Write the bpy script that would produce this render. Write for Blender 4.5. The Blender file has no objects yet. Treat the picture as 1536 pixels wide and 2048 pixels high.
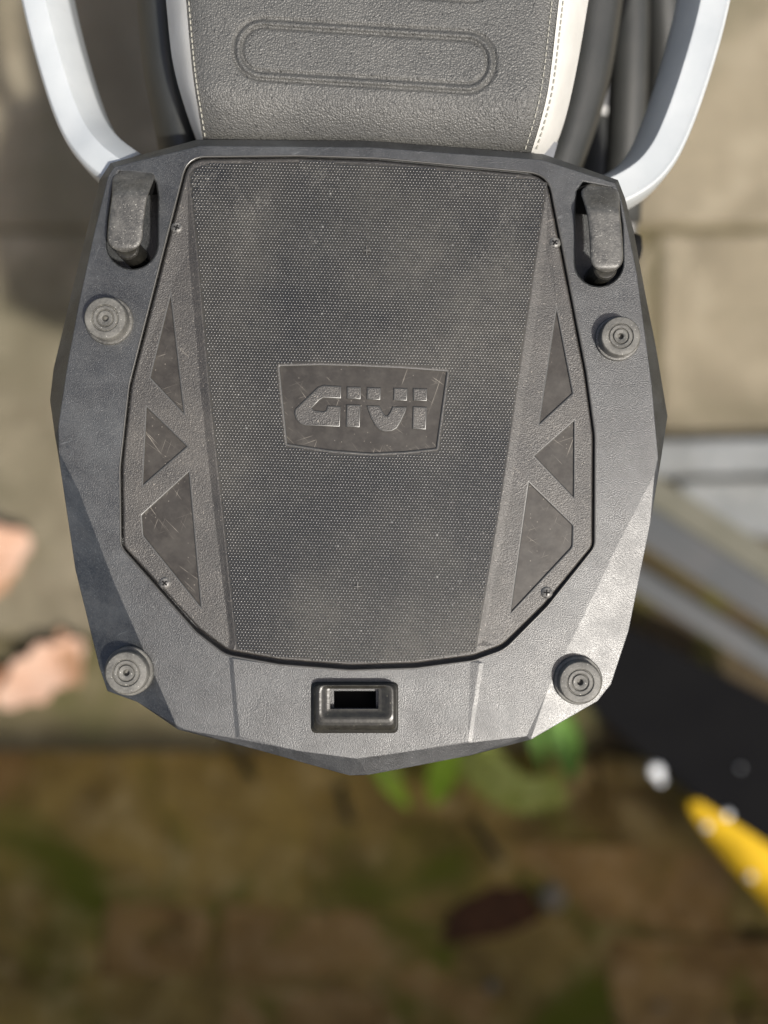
import bpy, bmesh, math, random
from math import radians, sin, cos, pi
from mathutils import Vector, Matrix
from mathutils.geometry import delaunay_2d_cdt

S = bpy.context.scene
COL = S.collection
random.seed(7)

# ------------------------------------------------------------------ camera, sky, sun, exposure
D = 0.5            # camera height above the plate's top plane (m)
K = 0.0002187      # metres per photo pixel on that plane
cam_d = bpy.data.cameras.new("camera")
cam = bpy.data.objects.new("camera", cam_d); COL.objects.link(cam)
cam.location = (0, 0, D); cam.rotation_euler = (0, 0, 0)
cam_d.sensor_fit = 'VERTICAL'; cam_d.sensor_width = 24; cam_d.sensor_height = 32
cam_d.lens = 16.0 / (1024 * K / D)
cam_d.clip_start = 0.01; cam_d.clip_end = 200
cam_d.dof.use_dof = True; cam_d.dof.focus_distance = D - 0.001
cam_d.dof.aperture_fstop = cam_d.lens / 15.0
S.camera = cam

SUN_EL = radians(61); SUN_AZ = Vector((0.70, -0.71)).normalized()
sun_dir = Vector((SUN_AZ.x * cos(SUN_EL), SUN_AZ.y * cos(SUN_EL), sin(SUN_EL)))
w = bpy.data.worlds.new("World"); S.world = w; w.use_nodes = True
nt = w.node_tree; bg = nt.nodes['Background']
sky = nt.nodes.new('ShaderNodeTexSky'); sky.sky_type = 'NISHITA'; sky.sun_disc = False
sky.sun_elevation = SUN_EL; sky.sun_rotation = math.atan2(SUN_AZ.x, SUN_AZ.y)
nt.links.new(sky.outputs[0], bg.inputs[0]); bg.inputs[1].default_value = 0.12
sky.air_density = 1.0; sky.dust_density = 5.0; sky.ozone_density = 0.2
sl = bpy.data.lights.new("sun", 'SUN'); sl.energy = 4.0; sl.angle = radians(1.6); sl.color = (1.0, 0.955, 0.88)
so = bpy.data.objects.new("sun", sl); COL.objects.link(so)
so.rotation_euler = (-sun_dir).to_track_quat('-Z', 'Y').to_euler(); so.location = sun_dir * 5
S.view_settings.view_transform = 'Standard'; S.view_settings.look = 'None'
S.view_settings.gamma = 1; S.view_settings.exposure = 0.17
S.cycles.max_bounces = 6

GZ = -0.80          # paving level, 0.8 m under the plate
LZ = -0.845         # the lower, shaded stones

# ------------------------------------------------------------------ helpers
def P(px, py, z=0.0):
    """point at height z (mm) seen at photo pixel px, py"""
    zz = z / 1000.0; s = K * (D - zz) / D
    return Vector(((px - 768) * s, (1024 - py) * s, zz))

def world_of(o):
    v = Vector((0, 0, 0))
    while o: v += o.location; o = o.parent
    return v

def thing(name, label, cat, loc=(0, 0, 0), group=None):
    o = bpy.data.objects.new(name, None); COL.objects.link(o)
    o.location = loc; o.empty_display_size = 0.02
    o['label'] = label; o['category'] = cat
    if group: o['group'] = group
    return o

def tag(o, label=None, cat=None, group=None, kind=None):
    if label: o['label'] = label
    if cat: o['category'] = cat
    if group: o['group'] = group
    if kind: o['kind'] = kind
    return o

def obj(name, verts, faces, mat, parent=None, smooth=False, origin=None):
    """world-space verts -> one mesh object under parent"""
    base = world_of(parent) if parent else Vector((0, 0, 0))
    org = Vector(origin) if origin is not None else base
    me = bpy.data.meshes.new(name)
    me.from_pydata([tuple(Vector(v) - org) for v in verts], [], faces)
    me.validate(); 
    if smooth: me.shade_smooth()
    me.materials.append(mat)
    o = bpy.data.objects.new(name, me); COL.objects.link(o)
    if parent: o.parent = parent
    o.location = org - base
    return o

def merge(*parts):
    V, F = [], []
    for v, f in parts:
        n = len(V); V += list(v); F += [tuple(i + n for i in q) for q in f]
    return V, F

def fillet(pts, n=6):
    """closed corner list (x, y, r) -> rounded closed polyline"""
    out = []; m = len(pts)
    for i in range(m):
        p = Vector(pts[i][:2]); a = Vector(pts[i - 1][:2]); b = Vector(pts[(i + 1) % m][:2]); r = pts[i][2]
        if r <= 0: out.append(p); continue
        da = (a - p); db = (b - p); la, lb = da.length, db.length; da.normalize(); db.normalize()
        ang = da.angle(db); t = r / math.tan(ang / 2) if ang < pi - 1e-3 else 0
        t = min(t, 0.48 * la, 0.48 * lb)
        if t < 0.5: out.append(p); continue
        s, e = p + da * t, p + db * t
        for k in range(n + 1):
            u = k / n
            out.append((1 - u) ** 2 * s + 2 * u * (1 - u) * p + u * u * e)
    return out

def area(pts):
    return 0.5 * sum(pts[i - 1][0] * pts[i][1] - pts[i][0] * pts[i - 1][1] for i in range(len(pts)))

def offset(pts, d, cmin=.45):
    """grow a closed px loop by d (number or function of the point)"""
    m = len(pts); sgn = 1 if area(pts) > 0 else -1; out = []
    for i in range(m):
        p = Vector(pts[i][:2]); a = Vector(pts[i - 1][:2]); b = Vector(pts[(i + 1) % m][:2])
        e1 = (p - a).normalized(); e2 = (b - p).normalized()
        n1 = Vector((e1.y, -e1.x)) * sgn; n2 = Vector((e2.y, -e2.x)) * sgn
        nn = n1 + n2
        if nn.length < 1e-6: nn = n1.copy()
        nn.normalize(); c = max(cmin, nn.dot(n1)); dd = d(p) if callable(d) else d
        out.append(p + nn * (dd / c))
    return out

def inside(p, poly):
    x, y = p[0], p[1]; r = False; j = len(poly) - 1
    for i in range(len(poly)):
        xi, yi, xj, yj = poly[i][0], poly[i][1], poly[j][0], poly[j][1]
        if (yi > y) != (yj > y) and x < (xj - xi) * (y - yi) / (yj - yi) + xi: r = not r
        j = i
    return r

def dist_poly(p, line, closed=False):
    best = 1e9; p = Vector(p[:2])
    for i in range(0 if closed else 1, len(line)):
        a = Vector(line[i - 1][:2]); b = Vector(line[i][:2]); ab = b - a
        t = 0 if ab.length_squared == 0 else max(0, min(1, (p - a).dot(ab) / ab.length_squared))
        best = min(best, (a + ab * t - p).length)
    return best

def zl(pts, z):
    return [(p[0], p[1], z) for p in pts]

def sheet(loops, lines=(), outer=0, holes=()):
    """constrained triangulation of px loops (px, py, zmm); returns world verts, up-facing faces"""
    pts, edges = [], []
    def add(seq, closed):
        n = len(pts); pts.extend(seq)
        for i in range(len(seq) - 1): edges.append((n + i, n + i + 1))
        if closed: edges.append((n + len(seq) - 1, n))
    for l in loops: add(l, True)
    for l in lines: add(l, False)
    W = [P(*p) for p in pts]
    vo, eo, fo, ov, oe, of = delaunay_2d_cdt([v.xy for v in W], edges, [], 0, 1e-7)
    zs = []
    for i, v in enumerate(vo):
        if ov[i]: zs.append(W[ov[i][0]].z)
        else: zs.append(min(W, key=lambda q: (q.xy - v).length).z)
    ob = [P(*p).xy for p in loops[outer]]; hb = [[P(*p).xy for p in loops[h]] for h in holes]
    F = []
    for f in fo:
        c = sum((vo[i] for i in f), Vector((0, 0))) / len(f)
        if inside(c, ob) and not any(inside(c, h) for h in hb):
            a = area([vo[i] for i in f]); F.append(tuple(f) if a > 0 else tuple(reversed(f)))
    return [(v.x, v.y, z) for v, z in zip(vo, zs)], F

def wall(l0, l1, closed=True, flip=False):
    """quads between two equal-length px loops"""
    n = len(l0); V = [P(*p) for p in l0] + [P(*p) for p in l1]; F = []
    for i in range(n if closed else n - 1):
        j = (i + 1) % n
        q = (i, j, n + j, n + i); F.append(q[::-1] if flip else q)
    return V, F

def rounded_rim(loop, w, d, z0, zfloor, n=6, grow=0.0):
    """quarter-round edge running inward from a px loop, then down to zfloor"""
    ls = [zl(loop, z0) if not callable(z0) else [(p[0], p[1], z0(p[0], p[1])) for p in loop]]
    base = ls[0]
    for k in range(1, n + 1):
        a = radians(78) * k / n; o = offset(loop, -w * sin(a), .1)
        ls.append([(o[i].x, o[i].y, base[i][2] - d * (1 - cos(a))) for i in range(len(o))])
    o = offset(loop, -w * 1.08, .1); ls.append(zl(o, zfloor))
    return [wall(a, b, flip=(area(loop) > 0)) for a, b in zip(ls, ls[1:])]

def lathe(profile, c, n=40):
    """profile of (radius m, z m) about the vertical through c"""
    V, F = [], []; c = Vector(c); m = len(profile)
    for r, z in profile:
        for k in range(n):
            a = 2 * pi * k / n; V.append(c + Vector((r * cos(a), r * sin(a), z)))
    for i in range(m - 1):
        for k in range(n):
            l = (k + 1) % n; F.append((i * n + k, i * n + l, (i + 1) * n + l, (i + 1) * n + k))
    F.append(tuple((m - 1) * n + k for k in range(n)))
    return V, F

def catmull(pts, n=8):
    pts = [Vector(p) for p in pts]; out = []
    for i in range(len(pts) - 1):
        p0 = pts[max(i - 1, 0)]; p1 = pts[i]; p2 = pts[i + 1]; p3 = pts[min(i + 2, len(pts) - 1)]
        for k in range(n):
            t = k / n
            out.append(0.5 * ((2 * p1) + (p2 - p0) * t + (2 * p0 - 5 * p1 + 4 * p2 - p3) * t * t + (3 * p1 - p0 - 3 * p2 + p3) * t ** 3))
    out.append(pts[-1]); return out

def sweep(path, section, side):
    """world path; section (u along horizontal side, v up) closed"""
    V, F = [], []; n = len(section)
    for i, p in enumerate(path):
        t = (path[min(i + 1, len(path) - 1)] - path[max(i - 1, 0)]); t.z = 0; t.normalize()
        nrm = Vector((-t.y, t.x, 0)) * side
        for u, v in section: V.append(p + nrm * u + Vector((0, 0, v)))
    for i in range(len(path) - 1):
        for k in range(n):
            l = (k + 1) % n; q = (i * n + k, i * n + l, (i + 1) * n + l, (i + 1) * n + k)
            F.append(q if side > 0 else q[::-1])
    F.append(tuple(range(n))); F.append(tuple((len(path) - 1) * n + k for k in reversed(range(n))))
    return V, F

def tube(path, r, n=12):
    V, F = [], []
    for i, p in enumerate(path):
        t = (path[min(i + 1, len(path) - 1)] - path[max(i - 1, 0)]).normalized()
        a = t.cross(Vector((0, 0, 1)) if abs(t.z) < .9 else Vector((1, 0, 0))).normalized(); b = t.cross(a)
        rr = r[i] if isinstance(r, (list, tuple)) else r
        for k in range(n): V.append(p + a * rr * cos(2 * pi * k / n) + b * rr * sin(2 * pi * k / n))
    for i in range(len(path) - 1):
        for k in range(n):
            l = (k + 1) % n; F.append((i * n + k, i * n + l, (i + 1) * n + l, (i + 1) * n + k))
    F.append(tuple(reversed(range(n)))); F.append(tuple((len(path) - 1) * n + k for k in range(n)))
    return V, F

def skin_strip(A, B, na, zfun):
    """loft between two px polylines A (u=0) and B (u=1); zfun(u, v) in mm"""
    V, F = [], []; nv = len(A)
    for j in range(nv):
        for i in range(na + 1):
            u = i / na; v = j / (nv - 1)
            x = A[j][0] * (1 - u) + B[j][0] * u; y = A[j][1] * (1 - u) + B[j][1] * u
            V.append(P(x, y, zfun(u, v)))
    for j in range(nv - 1):
        for i in range(na):
            a = j * (na + 1) + i; F.append((a, a + na + 1, a + na + 2, a + 1))
    return V, F

def block(corners, z0, z1, bev=0.004):
    """world-space convex quad stone with a chamfered top; shared builder for slabs and stones"""
    c = sum((Vector(p) for p in corners), Vector((0, 0))) / len(corners); n = len(corners)
    V = []
    for k, (s, z) in enumerate(((0, z0), (0, z1 - bev), (bev * .3, z1 - bev * .3), (bev, z1))):
        for p in corners:
            p = Vector(p); d = (c - p).normalized(); V.append((p.x + d.x * s * 1.4, p.y + d.y * s * 1.4, z))
    F = [(i, (i + 1) % n, l * n + n + (i + 1) % n if l else n + (i + 1) % n, n + i) for l in (0,) for i in range(n)]
    for l in (1, 2):
        for i in range(n):
            j = (i + 1) % n; F.append((l * n + i, l * n + j, (l + 1) * n + j, (l + 1) * n + i))
    F.append(tuple(3 * n + i for i in range(n)))
    return V, F

# ------------------------------------------------------------------ materials
class M:
    def __init__(s, name):
        s.m = bpy.data.materials.new(name); s.m.use_nodes = True; s.t = s.m.node_tree
        s.b = s.t.nodes['Principled BSDF']; s.co = s.n('ShaderNodeTexCoord').outputs['Object']
    def n(s, t, **kw):
        nd = s.t.nodes.new(t)
        for k, v in kw.items(): setattr(nd, k, v)
        return nd
    def l(s, a, b): s.t.links.new(a, b)
    def mapped(s, scale=(1, 1, 1), rot=0.0):
        mp = s.n('ShaderNodeMapping'); mp.inputs['Rotation'].default_value = (0, 0, rot); s.l(s.co, mp.inputs[0])
        m2 = s.n('ShaderNodeMapping'); m2.inputs['Scale'].default_value = scale; s.l(mp.outputs[0], m2.inputs[0]); return m2.outputs[0]
    def noise(s, scale, detail=3, rough=.55, vec=None, dist=0):
        nd = s.n('ShaderNodeTexNoise'); nd.inputs['Scale'].default_value = scale
        nd.inputs['Detail'].default_value = detail; nd.inputs['Roughness'].default_value = rough
        nd.inputs['Distortion'].default_value = dist
        s.l(vec or s.co, nd.inputs['Vector']); return nd.outputs[0]
    def vor(s, scale, feature='F1', vec=None):
        nd = s.n('ShaderNodeTexVoronoi', feature=feature); nd.inputs['Scale'].default_value = scale
        s.l(vec or s.co, nd.inputs['Vector']); return nd
    def ramp(s, x, a, b, lo=0.0, hi=1.0):
        nd = s.n('ShaderNodeMapRange'); nd.inputs[1].default_value = a; nd.inputs[2].default_value = b
        nd.inputs[3].default_value = lo; nd.inputs[4].default_value = hi; s.l(x, nd.inputs[0]); return nd.outputs[0]
    def math(s, op, a, b=None):
        nd = s.n('ShaderNodeMath', operation=op); nd.use_clamp = False
        for i, q in enumerate((a, b)):
            if q is None: continue
            if isinstance(q, (int, float)): nd.inputs[i].default_value = q
            else: s.l(q, nd.inputs[i])
        return nd.outputs[0]
    def mix(s, f, a, b):
        nd = s.n('ShaderNodeMix', data_type='RGBA'); 
        if isinstance(f, (int, float)): nd.inputs[0].default_value = f
        else: s.l(f, nd.inputs[0])
        for i, q in ((6, a), (7, b)):
            if isinstance(q, tuple): nd.inputs[i].default_value = q + (1,)
            else: s.l(q, nd.inputs[i])
        return nd.outputs[2]
    def bump(s, h, dist, strength=1.0, prev=None):
        nd = s.n('ShaderNodeBump'); nd.inputs['Distance'].default_value = dist; nd.inputs['Strength'].default_value = strength
        s.l(h, nd.inputs['Height'])
        if prev is not None: s.l(prev, nd.inputs['Normal'])
        return nd.outputs[0]
    def bevel(s, r):
        nd = s.n('ShaderNodeBevel', samples=4); nd.inputs[0].default_value = r; return nd.outputs[0]
    def specks(s, scale, size, keep):
        v = s.vor(scale); a = s.ramp(v.outputs['Distance'], size, size * .55)
        sp = s.n('ShaderNodeSeparateColor'); s.l(v.outputs['Color'], sp.inputs[0])
        k = s.math('GREATER_THAN', sp.outputs[0], keep); return s.math('MULTIPLY', a, k)
    def scratches(s, rot, density=.68, sc=(2300, 24, 40)):
        v = s.mapped(sc, rot); a = s.noise(1.0, 1.5, .5, v)
        gate = s.ramp(s.noise(90, 2), .5, .62)
        return s.math('MULTIPLY', s.ramp(a, density, density + .05), gate)
    def out(s, col=None, rough=None, normal=None, spec=None):
        for key, q in (('Base Color', col), ('Roughness', rough), ('Normal', normal), ('Specular IOR Level', spec)):
            if q is None: continue
            i = s.b.inputs[key]
            if isinstance(q, tuple): i.default_value = q + (1,)
            elif isinstance(q, (int, float)): i.default_value = q
            else: s.l(q, i)
        return s.m

def grained(name, col, dust, rough=.5, grain=1500, gdist=.00012, dustlo=.45, dusthi=.8, dustamt=.5, specks=(900, .3, .86),
            bev=.0006, mott=60, spec=.5, scratch=0, fine=.35, chalk=0):
    m = M(name)
    d = m.ramp(m.noise(mott, 6, .62), dustlo, dusthi, 0, dustamt)
    c = m.mix(d, col, dust)
    if specks:
        c = m.mix(m.math('MULTIPLY', m.specks(*specks), .8), c, tuple(min(1, x * 3.2) for x in dust))
        c = m.mix(m.math('MULTIPLY', m.specks(specks[0] * .31, specks[1] * .45, specks[2] + .03), .7), c, tuple(min(1, x * 4) for x in dust))
    if chalk:
        k_ = m.math('MULTIPLY', m.ramp(m.noise(17, 6, .68, dist=.7), .50, .72), m.ramp(m.noise(420, 3, .7), .35, .65, .25, 1))
        c = m.mix(m.math('MULTIPLY', k_, chalk), c, tuple(min(1, x * 2.2) for x in dust))
        for r in (.4, 2.3, 1.2):
            c = m.mix(m.math('MULTIPLY', m.scratches(r, .71, (1300, 70, 70)), .5 * min(1, chalk * 2)), c, tuple(min(1, x * 3.5) for x in dust))
    if scratch:
        for r in (-.62, -.95, -.78, -1.9, .35):
            c = m.mix(m.math('MULTIPLY', m.scratches(r, .685), scratch), c, tuple(min(1, x * 4) for x in dust))
    c = m.mix(m.ramp(m.noise(grain * .62, 2, .75), .44, .70, 0, fine), c, dust)
    n = m.bevel(bev) if bev else None
    n = m.bump(m.noise(grain, 2, .6), gdist, 1, n)
    r = m.ramp(m.noise(mott * 1.7, 4), .3, .7, rough - .05, rough + .07)
    return m.out(c, r, n, spec)

MAT = {}
MAT['shell'] = grained('black_grained_plastic', (.0075, .0084, .0088), (.052, .055, .055), rough=.355, grain=2100, gdist=.00014,
                       dustlo=.38, dusthi=.76, dustamt=.75, specks=(1700, .28, .88), mott=55, spec=1.0, fine=.6, chalk=.42)
MAT['panel'] = grained('brown_black_leather_grain_plastic', (.020, .0178, .015), (.082, .074, .062), rough=.42, grain=1800,
                       gdist=.00024, dustlo=.4, dusthi=.8, dustamt=.5, specks=(900, .26, .86), bev=.0005, mott=45, spec=.8, chalk=.3)
MAT['inlay'] = grained('smooth_scratched_plastic', (.026, .0225, .0185), (.075, .068, .057), rough=.34, grain=300, gdist=.00003,
                       dustlo=.45, dusthi=.8, dustamt=.5, specks=(700, .2, .9), bev=0, mott=60, scratch=.75, chalk=.12)
MAT['rubber'] = grained('dusty_grey_rubber', (.075, .073, .065), (.19, .185, .165), rough=.55, grain=1800, gdist=.00010,
                        dustlo=.38, dusthi=.72, dustamt=.9, specks=(1300, .26, .9), bev=.0004, mott=140)
MAT['hook'] = grained('worn_black_plastic', (.026, .0255, .023), (.135, .13, .115), rough=.42, grain=1300, gdist=.00016,
                      dustlo=.36, dusthi=.72, dustamt=.8, specks=(1400, .3, .84), bev=.0005, mott=120, spec=.8, fine=.5)
m = M('polished_edge_plastic'); MAT['edge'] = m.out((.060, .058, .052), .37, m.bump(m.noise(900, 2), .00004), 1.0)
MAT['catch'] = grained('shiny_black_plastic', (.020, .019, .016), (.06, .058, .045), rough=.31, grain=700, gdist=.00006,
                       dustlo=.5, dusthi=.8, dustamt=.4, specks=(700, .2, .9), bev=.0006, mott=80)
MAT['dark'] = grained('dark_plastic_and_shade', (.005, .005, .005), (.009, .009, .009), rough=.75, spec=.2, fine=.1, bev=0, specks=None)  # dark plastic parts; also the painted shade of ramps and latch slot
MAT['screw'] = grained('blackened_screw_steel', (.05, .05, .048), (.25, .24, .22), rough=.35, grain=1500, gdist=.00006,
                       dustlo=.4, dusthi=.7, dustamt=.7, specks=None, bev=0, mott=500)

m = M('studded_plastic')                # grip studs, dust lies in uneven patches
d1 = m.ramp(m.noise(10, 5, .58, dist=.25), .42, .72); d2 = m.ramp(m.noise(220, 3), .35, .65, .45, 1)
c = m.mix(m.math('MULTIPLY', m.math('MULTIPLY', d1, d2), 1.0), (.007, .0068, .006), (.085, .080, .066))
c = m.mix(m.math('MULTIPLY', m.specks(300, .20, .93), .6), c, (.34, .34, .32))
MAT['stud'] = m.out(c, .24, None, 1.0)

m = M('dark_bed_plastic')               # between the studs; pale dust is caught near the panel's front edge
sp = m.n('ShaderNodeSeparateXYZ'); m.l(m.co, sp.inputs[0])
edge = m.math('MULTIPLY', m.ramp(sp.outputs[1], .105, .165), m.math('MULTIPLY', m.ramp(m.noise(26, 6, .75), .50, .68), m.ramp(m.noise(520, 3, .7), .42, .6)))
d = m.math('MULTIPLY', m.ramp(m.noise(10, 5, .58, dist=.25), .42, .72), .7)
c = m.mix(d, (.007, .0066, .0058), (.066, .061, .049))
c = m.mix(m.math('MULTIPLY', edge, .65), c, (.22, .21, .185))
MAT['bed'] = m.out(c, .5, None, .5)
m = M('grey_seat_vinyl')
v = m.vor(1200, 'F1')
h = m.math('ADD', m.math('MULTIPLY', v.outputs['Distance'], -1.0), m.math('MULTIPLY', m.noise(1200, 3), .9))
pore = m.ramp(m.noise(800, 2, .5), .60, .68)
c = m.mix(m.ramp(m.noise(25, 5), .35, .7), (.080, .080, .075), (.110, .109, .101))
c = m.mix(m.math('MULTIPLY', pore, .7), c, (.025, .025, .024))
MAT['seat'] = m.out(c, .37, m.bump(h, .00036), .5)

m = M('pale_grey_vinyl')
c = m.mix(m.ramp(m.noise(60, 5), .35, .7), (.56, .55, .51), (.64, .63, .59))
MAT['pale_vinyl'] = m.out(c, .5, m.bump(m.noise(900, 2), .00014), .4)
m = M('stitch_thread'); MAT['thread'] = m.out((.34, .33, .28), .8)
m = M('white_lacquer')
c = m.mix(m.ramp(m.noise(50, 5), .35, .7), (.46, .49, .50), (.52, .545, .55))
c = m.mix(m.math('MULTIPLY', m.specks(350, .18, .9), .35), c, (.45, .44, .40))
MAT['white'] = m.out(c, .30, m.bevel(.0012), .5)
m = M('dark_grey_fairing'); MAT['fairing'] = m.out(m.mix(m.ramp(m.noise(30, 4), .3, .7), (.030, .032, .031), (.045, .046, .043)), .5, m.bump(m.noise(800, 2), .0001))
m = M('tyre_rubber'); MAT['tyre'] = m.out((.025, .025, .025), .7, m.bump(m.noise(200, 3), .001))
m = M('brushed_alloy'); m.b.inputs['Metallic'].default_value = .9; MAT['alloy'] = m.out(m.mix(m.noise(60, 4), (.25, .25, .25), (.42, .42, .41)), .42)

def stone(name, cols, moss, mossamt, sc=9, rough=.9, wet=0):
    m = M(name)
    m.co = m.n('ShaderNodeNewGeometry').outputs['Position']
    c = m.mix(m.ramp(m.noise(sc, 6, .6, dist=.5), .32, .68), cols[0], cols[1])
    c = m.mix(m.ramp(m.noise(sc * 4.1, 5), .5, .72, 0, .7), c, cols[2])
    c = m.mix(m.ramp(m.noise(sc * .8, 5, .6, dist=.8), .5, .66, 0, mossamt), c, moss)
    c = m.mix(m.math('MULTIPLY', m.specks(70, .18, .86), .6), c, tuple(min(1, x * 1.8) for x in cols[1]))
    return m.out(c, m.ramp(m.noise(sc * 2, 3), .3, .7, rough - wet, rough), m.bump(m.noise(60, 6, .65), .006), .35)
MAT['slab'] = stone('stained_concrete', ((.285, .245, .172), (.155, .132, .090), (.36, .315, .23)), (.10, .093, .055), .6, 4.5)
MAT['flag'] = stone('shaded_mossy_stone', ((.41, .285, .070), (.10, .062, .014), (.52, .39, .16)), (.105, .115, .004), 1.0, 6.5, .85, .25)
MAT['brick'] = stone('red_brown_brick', ((.40, .245, .078), (.17, .098, .026), (.48, .32, .14)), (.105, .115, .004), .95, 10, .85, .2)
MAT['soil'] = stone('dark_soil', ((.075, .055, .028), (.05, .036, .018), (.10, .075, .04)), (.10, .10, .01), .7, 12)
MAT['mossy_shade_slab'] = stone('mossy_shaded_concrete', ((.155, .130, .070), (.095, .080, .040), (.20, .17, .10)), (.07, .07, .02), .7, 6)  # moss tone, darkened further to carry the soft shadow edge
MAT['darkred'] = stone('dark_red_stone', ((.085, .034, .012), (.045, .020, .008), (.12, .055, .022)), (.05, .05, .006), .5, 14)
MAT['kerb'] = stone('grey_concrete', ((.25, .262, .264), (.19, .20, .20), (.30, .305, .30)), (.16, .14, .10), .3, 14)
MAT['brickwall'] = stone('wall_brick', ((.30, .14, .09), (.24, .11, .07), (.36, .2, .14)), (.12, .12, .05), .3, 6)
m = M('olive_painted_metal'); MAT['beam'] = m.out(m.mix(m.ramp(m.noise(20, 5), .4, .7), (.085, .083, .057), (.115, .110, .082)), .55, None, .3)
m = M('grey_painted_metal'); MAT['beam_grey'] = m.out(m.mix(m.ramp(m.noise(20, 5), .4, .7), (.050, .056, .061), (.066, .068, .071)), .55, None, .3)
m = M('black_sheet'); MAT['blacksheet'] = m.out(m.mix(m.noise(18, 4), (.005, .005, .006), (.009, .009, .009)), .9, None, .05)
m = M('yellow_paint'); MAT['yellow'] = m.out(m.mix(m.ramp(m.noise(40, 4), .4, .7), (.62, .385, .002), (.50, .29, .002)), .6, None, .15)
m = M('painted_glint'); MAT['spot'] = m.out((.85, .87, .88), .35)  # white discs stand in for sun glints on the black sheet
def leafmat(name, a, b):
    m = M(name); c = m.mix(m.ramp(m.noise(40, 4), .35, .7), a, b)
    m.b.inputs['Subsurface Weight'].default_value = 0
    return m.out(c, .6, m.bump(m.noise(120, 2), .001), .25)
MAT['leaf'] = leafmat('green_leaf', (.17, .29, .014), (.28, .40, .03))
MAT['fern'] = leafmat('fern_leaf', (.22, .26, .04), (.33, .36, .10))
MAT['leaf_dark'] = leafmat('deep_green_leaf', (.06, .145, .016), (.12, .23, .04))
MAT['dry'] = leafmat('dry_pink_leaf', (.46, .27, .18), (.58, .42, .33))
MAT['dry_brown'] = leafmat('dry_brown_leaf', (.30, .15, .08), (.46, .28, .17))

# ------------------------------------------------------------------ ground and paving
def slabline(V, F, name, mat, parent): return obj(name, V, F, mat, parent, origin=None)

gd = obj('ground', [(-30, -30, LZ - .012), (30, -30, LZ - .012), (30, 30, LZ - .03), (-30, 30, LZ - .012)], [(0, 1, 2, 3)], MAT['soil'])
tag(gd, kind='structure')
pv = obj('pavement', *block([(-3.2, -.262), (.245, -.262), (.31, .075), (3.2, .075), (3.2, 3.0), (-3.2, 3.0)], LZ - .03, GZ - .008, .003), MAT['mossy_shade_slab'])
tag(pv, kind='structure')
ys = [(-.139, .318), (.328, .93), (.94, 1.55), (-.268, -.147)]
for r, (y0, y1) in enumerate(ys):
    xs = [-1.75, -1.16, -.56, .03, .31, .98, 1.6] if r == 0 else [-1.9, -1.3, -.72, -.11, .50, 1.1, 1.7] if r < 3 else [-1.6, -1.05, -.62, -.18, .245]
    for a, b in zip(xs, xs[1:]):
        yy0 = y0
        if r == 0 and a > .2: yy0 = .085
        tl = random.uniform(-.004, .004); g = .0035
        q = [(a + g, yy0 + random.uniform(-.006, .006)), (b - g, yy0 + random.uniform(-.006, .006)), (b - g, y1 + tl), (a + g, y1 - tl)]
        z1 = GZ + random.uniform(-.004, .004)
        if r == 0 and abs(b - .31) < .01: q = [(a + g, y0), (.245, y0 + .004), (.30, .085), (b - g, y1)]
        obj('paving_slab', *block(q, LZ - .03, z1, .006), MAT['slab'] if r < 3 else MAT['mossy_shade_slab'], pv)

mb = obj('mortar_bed', *block([(-1.6, -1.2), (.62, -1.2), (.34, -.36), (.20, -.272), (-1.6, -.272)], LZ - .03, LZ - .003, .002), MAT['flag'], gd)
# lower shaded stones: irregular rows, all children of the ground
rowy = -.285; ri = 0
while rowy > -.62:
    hgt = random.uniform(.085, .125); x = -.95 + random.uniform(-.1, .05); sh = random.uniform(-.02, .02)
    while x < .85:
        wd = random.uniform(.13, .26)
        if ri % 3 == 2: wd *= .8
        g = random.uniform(.000, .003)
        def jt(): return random.uniform(-.014, .014)
        tilt = .05
        q = [(x + g + jt(), rowy - hgt + g + jt() - x * tilt), (x + wd - g + jt(), rowy - hgt + g + jt() - (x + wd) * tilt),
             (x + wd - g + jt(), rowy - g + jt() - (x + wd) * tilt), (x + g + jt(), rowy - g + jt() - x * tilt)]
        px = x + wd / 2
        mt = MAT['brick'] if (rowy < -.46 and -.22 < px < .12) or (.25 < px < .45 and rowy < -.42) or random.random() < .12 else MAT['flag']
        if not (.06 < px < .2 and -.47 < rowy - hgt / 2 < -.40):
            obj('flagstone', *block(q, LZ - .03, LZ + random.uniform(-.003, .003), .005), mt, gd)
        x += wd
    rowy -= hgt; ri += 1

# kerb and grey beam on the right, beside the black sheet
def px_quad(pts, z): return [P(p[0], p[1], z).xy for p in pts]
kz = GZ * 1000 + 30
kb = thing('kerb', 'pale grey concrete kerb crossing the right edge beside the tan paving', 'kerb', (.45, .06, GZ))
obj('kerb_stone', *block(px_quad([(1240, 955), (1600, 945), (1600, 875), (1240, 882)], kz), LZ - .03, kz / 1000, .006), MAT['kerb'], kb)
obj('kerb_stone', *block(px_quad([(1604, 945), (1860, 940), (1860, 870), (1604, 875)], kz), LZ - .03, kz / 1000 + .003, .006), MAT['kerb'], kb)
k2 = obj('concrete_strip', *block(px_quad([(1360, 1040), (1700, 1110), (1700, 955), (1360, 962)], GZ * 1000 - 15), LZ - .03, GZ - .015, .006), MAT['kerb'])
tag(k2, 'grey concrete strip in the corner between the kerb and the metal beam', 'strip')

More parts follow.
